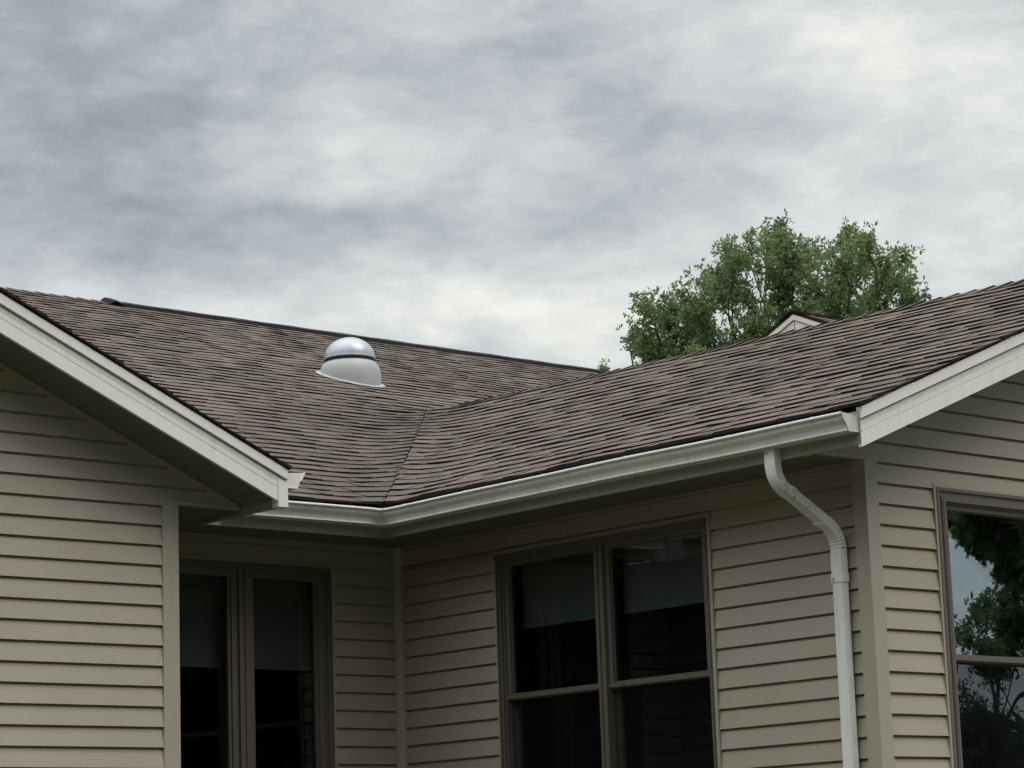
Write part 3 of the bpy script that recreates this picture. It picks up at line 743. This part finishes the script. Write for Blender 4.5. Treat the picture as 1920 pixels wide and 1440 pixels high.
# ---- daylight tube on the main roof
TX, TY = 12.415, 15.98; TZ = zM(TY)
def lathe(mb, prof, c, n=48, mi=0):
    mb.sweep([[Vector((c[0] + r * math.cos(k / n * 2 * math.pi), c[1] + r * math.sin(k / n * 2 * math.pi), c[2] + z)) for k in range(n)] for r, z in prof], True, False, mi)
tn = Vector((0, -SM, 1)).normalized(); tu = Vector((0, 1, SM)).normalized()
mb = MB()
lathe(mb, [(.234, -.18), (.241, -.08), (.245, -.02), (.244, .03), (.237, .07), (.224, .105), (.206, .128), (.194, .138), (.186, .141), (.176, .142)], (TX, TY, TZ))
tube = B(mb, 'daylight_tube', M['turret'], smooth=True)
mb = MB()
ring = lambda r, h, k: Vector((TX, TY, TZ)) + Vector((1, 0, 0)) * (r * math.cos(k)) + tu * (r * 1.02 * math.sin(k)) + tn * h
mb.sweep([[ring(r * (1 + .012 * math.sin(5 * k / 48 * 6.283)), h, k / 48 * 2 * math.pi) for k in range(48)] for r, h in ((.278, .009), (.278, .012), (.26, .015), (.245, .020), (.215, .03))], True, False)
Bs(mb, 'roof_flange', M['turret'], tube, True)
mb = MB(); lathe(mb, [(.1975, .138), (.1975, .163), (.188, .165), (.15, .165)], (TX, TY, TZ)); Bs(mb, 'gasket', M['dark'], tube)
mb = MB(); lathe(mb, [(.2, .160), (.203, .162), (.203, .172), (.199, .176), (.193, .177)], (TX, TY, TZ)); Bs(mb, 'collar', M['turret'], tube, True)
mb = MB(); dp = [(.199 * math.cos(t), .174 + .165 * math.sin(t)) for t in [k / 16 * math.pi / 2 for k in range(17)]]; dp[-1] = (.0005, dp[-1][1])
lathe(mb, dp, (TX, TY, TZ)); Bs(mb, 'dome', M['dome'], tube, True)
mb = MB(); dp = [(.184 * math.cos(t), .170 + .150 * math.sin(t)) for t in [k / 10 * math.pi / 2 for k in range(11)]]; dp[-1] = (.0005, dp[-1][1])
lathe(mb, dp, (TX, TY, TZ)); Bs(mb, 'reflector', M['lens'], tube, True)

# ---- small gable showing over the right wing's ridge
GX, GY, GH = 14.8, 13.45, 4.362
zG = lambda y: GH - .43 * abs(y - GY)
mb = MB()
for sgn in (-1, 1):
    fn = lambda u, t, h: Vector((u, GY + sgn * 2.0 * (1 - t), GH - .43 * 2.0 * (1 - t) + h))
    back_rows(mb, fn, 15, GX - .02, 19.5)
small = B(mb, 'roof', [M['shingle'], M['asphalt_edge']])
mb = MB()
mb.face([Vector((GX + .001, GY + s * 2.0, zG(GY + 2) - .02)) for s in (-1, 1)] + [Vector((GX + .001, GY, GH - .02))]) if False else None
for sgn in (-1, 1):
    f = lambda t: (lambda o, z: Vector((GX - o, t, zG(t) + z)))
    extr(mb, [(-.02, -.0235), (.018, -.0235), (.018, .002), (-.02, .002)], f(GY), f(GY + sgn * 1.98))
Bs(mb, 'drip_edge', M['asphalt_edge'], small)
RK[:] = [(o, -.42 if z == -.2 else z) for o, z in RK]
rake(small, 'X', GX, [GY - 1.95, GY, GY + 1.95], zG)
mb = MB(); mb.box(FX(GX), GY - .0022, GY + .0022, -.01, .002, GH - .42, GH - .075); Bs(mb, 'mitre_joint', M['frame'], small)
mb = MB(); cap_run(mb, (GX - .03, GY, GH), (19.5, GY, GH), Vector((0, 1, 0)), .43, 15, half=.13, lift=.002)
Bs(mb, 'ridge_cap', [M['shingle'], M['asphalt_edge']], small)
B(siding(FX(GX + .3), lambda z: (GY - max(.01, (GH - z) / .43 - .1), GY + max(.01, (GH - z) / .43 - .1)) if z > 3.6 else (GY - 1.75, GY + 1.75), 2.0, 4.25, 1.807), 'wall', M['siding'])

# ------------------------------------------------------------------ ground
mb = MB(); n = 24; S = 600
for i in range(n):
    for j in range(n):
        f = lambda k: math.copysign(abs(k / n * 2 - 1) ** 2, k / n * 2 - 1) * S
        mb.face([Vector((f(i), f(j), GZ)), Vector((f(i + 1), f(j), GZ)), Vector((f(i + 1), f(j + 1), GZ)), Vector((f(i), f(j + 1), GZ))])
g = mb.build('ground', M['grass']); tag(g, kind='structure')

# ------------------------------------------------------------------ trees
def limb(mb, pts, r0, r1, n=7):
    P = [Vector(p) for p in pts]; rings = []
    for i, p in enumerate(P):
        t = (P[min(i + 1, len(P) - 1)] - P[max(i - 1, 0)]).normalized()
        a = t.orthogonal().normalized(); b = t.cross(a); r = r0 + (r1 - r0) * i / (len(P) - 1)
        rings.append([p + a * (r * math.cos(k / n * 6.283)) + b * (r * math.sin(k / n * 6.283)) for k in range(n)])
    mb.sweep(rings, True, False)
def curve_pts(a, b, rnd, n=6, bow=.12):
    a, b = Vector(a), Vector(b); L = (b - a).length; o = []
    off = Vector((rnd.gauss(0, 1), rnd.gauss(0, 1), abs(rnd.gauss(0, 1)))) * (L * bow)
    for k in range(n + 1):
        t = k / n; o.append(a.lerp(b, t) + off * math.sin(t * math.pi) + Vector((rnd.gauss(0, 1), rnd.gauss(0, 1), rnd.gauss(0, 1))) * (L * .012))
    return o
LOBED = [(0, 0), (.05, .12), (.30, .20), (.10, .30), (.42, .48), (.12, .52), (.30, .78), (.07, .72), (0, 1.0)]
def oak_leaf(mb, c, d, n, s, tint):
    """one lobed leaf: d points to the tip, n is its face normal"""
    d = d.normalized(); w = d.cross(n)
    if w.length < 1e-3: return
    w.normalize(); nn = w.cross(d)
    L = [c + d * (y * s) + w * (x * s * .9) + nn * (-.12 * s * x) for x, y in LOBED]; Rr = [c + d * (y * s) - w * (x * s * .9) + nn * (-.12 * s * x) for x, y in LOBED]
    mb.face(L + Rr[::-1][1:-1], 0, tint)
def spike_cluster(mb, c, rnd, s, k, tint, axis=None):
    """a twig end: narrow leaf blades radiating about a direction"""
    ax = axis or Vector((rnd.gauss(0, 1), rnd.gauss(0, 1), rnd.gauss(0, 1) + .6)).normalized()
    for _ in range(k):
        d = (ax * .55 + Vector((rnd.gauss(0, 1), rnd.gauss(0, 1), rnd.gauss(0, 1))) * .6).normalized()
        w = d.cross(Vector((rnd.gauss(0, 1), rnd.gauss(0, 1), rnd.gauss(0, 1)))).normalized() * (s * rnd.uniform(.13, .22)); L = s * rnd.uniform(.7, 1.25)
        p = c + d * (s * .1); q = c + d * (L * .55)
        t = min(1, max(0, tint + rnd.uniform(-.18, .18)))
        mb.face([p, q + w, c + d * L, q - w], 0, t)
def tree(name, label, base, lobes, density, s, rnd, forks, trunk_r=.22, leaf='spike', group=None, lm='leaf'):
    """lobes: (centre, radius) foliage masses; each has its own limb and sub-branches"""
    root = empty(name, base); tag(root, label, 'tree', group)
    inv = Vector(base)
    tb = MB(); cb = MB(); b0 = Vector(base)
    top = sum((c for c, r in lobes), Vector()) / len(lobes)
    fk = [Vector(base) + (Vector((top.x, top.y, top.z)) - b0) * f for f in forks]
    limb(tb, [b0 - inv, b0.lerp(fk[0], .5) - inv + Vector((.05, .03, 0))] + [q - inv for q in fk], trunk_r, trunk_r * .35, 10)
    for c, r in lobes:
        f = rnd.choice(fk)
        pts = curve_pts(f, c, rnd); limb(tb, [p - inv for p in pts], trunk_r * .11, .008)
        nb = max(6, int(r * 26)); tone = rnd.uniform(.05, .95)
        for _ in range(nb):
            d = Vector((rnd.gauss(0, 1), rnd.gauss(0, 1), rnd.gauss(0, 1) + .25)).normalized()
            e = c + d * (r * rnd.uniform(.70, 1.22)); st = pts[-2].lerp(pts[-1], rnd.random())
            sub = curve_pts(st, e, rnd, 4, .10); limb(tb, [p - inv for p in sub], .007, .003, 4)
            sub_t = tone + rnd.uniform(-.25, .25)
            m_ = int(density * r)
            for _ in range(m_):
                t = rnd.random() ** .6; k = min(3, int(t * 4)); p = sub[k].lerp(sub[k + 1], t * 4 - k)
                p = p + Vector((rnd.gauss(0, 1), rnd.gauss(0, 1), rnd.gauss(0, 1))) * (r * .10 + .05)
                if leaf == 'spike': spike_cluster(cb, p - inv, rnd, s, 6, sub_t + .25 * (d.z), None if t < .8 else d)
                else:
                    for _ in range(3):
                        dd = Vector((rnd.gauss(0, .8), rnd.gauss(0, .8), -.5 + rnd.gauss(0, .6))); oak_leaf(cb, p - inv + dd * .03, dd, Vector((rnd.gauss(0, 1), rnd.gauss(0, 1), rnd.gauss(0, 1))), s * rnd.uniform(.7, 1.2), min(1, max(0, sub_t)))
    t_ = tb.build('trunk', M['bark'], root, True); cr = cb.build('crown', M[lm], root)
    return root
def at(px, py, D):
    d = fwd + right * ((px - 960) / 4933.77) - up * ((py - 720) / 4933.77); h = math.hypot(d.x, d.y); return d * (D / h)
rnd = random.Random(21)
D0 = 36.0; K = D0 * 1.02 / 4933.77
L0 = [(1212, 600, 30), (1205, 645, 26), (1240, 630, 46), (1262, 575, 38), (1300, 545, 40), (1300, 620, 48), (1318, 515, 26), (1345, 560, 40), (1340, 640, 46), (1375, 470, 28), (1385, 515, 34), (1395, 570, 36),
      (1410, 455, 26), (1435, 490, 42), (1460, 440, 26), (1470, 480, 42), (1462, 545, 40), (1420, 620, 42), (1505, 500, 38), (1530, 480, 30), (1520, 560, 44), (1480, 600, 50), (1565, 500, 36), (1592, 470, 36), (1600, 440, 22),
      (1625, 455, 24), (1640, 495, 32), (1600, 540, 48), (1575, 590, 50), (1650, 545, 42), (1672, 500, 24), (1694, 480, 20), (1697, 520, 22), (1690, 570, 30), (1712, 560, 20), (1640, 600, 40), (1450, 660, 60), (1320, 700, 60), (1250, 695, 50), (1222, 672, 38), (1275, 662, 50), (1200, 655, 22), (1560, 670, 70), (1670, 640, 60), (1185, 640, 14), (1200, 566, 14)]
lobes = [(at(px, py, D0 + rnd.uniform(-1.3, 1.3)), r * K * 1.0) for px, py, r in L0]
c0 = at(1460, 700, D0); 
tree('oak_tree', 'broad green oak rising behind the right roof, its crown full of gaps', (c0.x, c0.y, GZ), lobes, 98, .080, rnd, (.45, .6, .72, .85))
rnd = random.Random(5); c1 = at(1140, 760, 40)
tree('oak_tree', 'lone leafy treetop just peeping over the low point between the two ridges', (c1.x, c1.y, GZ), [(at(1141, 692, 40), .07), (at(1139, 730, 40), .2), (at(1146, 760, 40), .4)], 80, .075, rnd, (.6, .8, .93), .12)
# the trees mirrored in the right window: they stand in the garden beyond the camera's right
def refl(px, py, L):
    d = fwd + right * ((px - 960) / 4933.77) - up * ((py - 720) / 4933.77); p = d * (YR / d.y); e = Vector((d.x, -d.y, d.z)).normalized(); return p + e * L
rnd = random.Random(9)
lb = []
for px, py, r in ((1800, 955, 26), (1830, 975, 34), (1870, 985, 40), (1910, 1000, 44), (1900, 1050, 22), (1925, 1075, 24), (1790, 940, 40), (1850, 930, 60), (1920, 930, 70), (1960, 980, 60), (1835, 1010, 12), (2010, 930, 90)):
    lb.append((refl(px, py, 13 + rnd.uniform(-.8, .8)), r * 25 / 4933))
c2 = refl(2700, 1000, 15)
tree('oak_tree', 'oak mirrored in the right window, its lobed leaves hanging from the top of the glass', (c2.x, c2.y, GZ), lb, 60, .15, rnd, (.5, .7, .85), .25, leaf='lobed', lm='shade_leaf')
lb = []
for px, py, r in ((1815, 1170, 34), (1850, 1150, 40), (1890, 1135, 44), (1920, 1160, 60), (1840, 1210, 50), (1900, 1220, 60), (1800, 1370, 60), (1980, 1180, 90), (1850, 1400, 90), (1830, 1480, 110), (1930, 1450, 120)):
    lb.append((refl(px, py, 24 + rnd.uniform(-1.5, 1.5)), r * 36 / 4933))
c3 = refl(1900, 1400, 24)
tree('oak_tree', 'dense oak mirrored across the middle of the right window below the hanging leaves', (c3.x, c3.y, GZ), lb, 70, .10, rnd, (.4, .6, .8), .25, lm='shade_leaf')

# unseen tree belt, added and shaped to block low sky light from the walls
rnd = random.Random(31); cb = MB()
for k in range(150):
    a = R_(rnd.uniform(85, 335)); low = 84 < math.degrees(a) < 130; near = 188 < math.degrees(a) < 232; side = math.degrees(a) > 250
    D = rnd.uniform(24, 31); h = rnd.uniform(1.2, 1.8) if low else rnd.uniform(12, 16)
    if side: h = rnd.uniform(11, 14)
    if near: D = rnd.uniform(13, 17); h = rnd.uniform(15, 19)
    c = Vector((math.sin(a) * D, math.cos(a) * D, GZ + h * .5)); rad = 1.4 if low else rnd.uniform(3, 5)
    for _ in range(110):
        d = Vector((rnd.gauss(0, 1), rnd.gauss(0, 1), rnd.gauss(0, 1))).normalized() * rnd.uniform(.7, 1.05)
        p = c + Vector((d.x * rad, d.y * rad, d.z * h * .5)); u = Vector((rnd.gauss(0, 1), rnd.gauss(0, 1), rnd.gauss(0, 1))).normalized() * rnd.uniform(.5, 1.1); v = u.orthogonal() * rnd.uniform(.6, 1)
        cb.face([p - u, p - v * .6, p + u, p + v * .6], 0, rnd.random() * .4)
M['far_leaf'] = mat('dark_foliage', leaf_fn((0.030, 0.040, 0.024), (0.06, 0.075, 0.04)))
o = cb.build('sky_blocking_trees', M['far_leaf']); tag(o, kind='stuff')
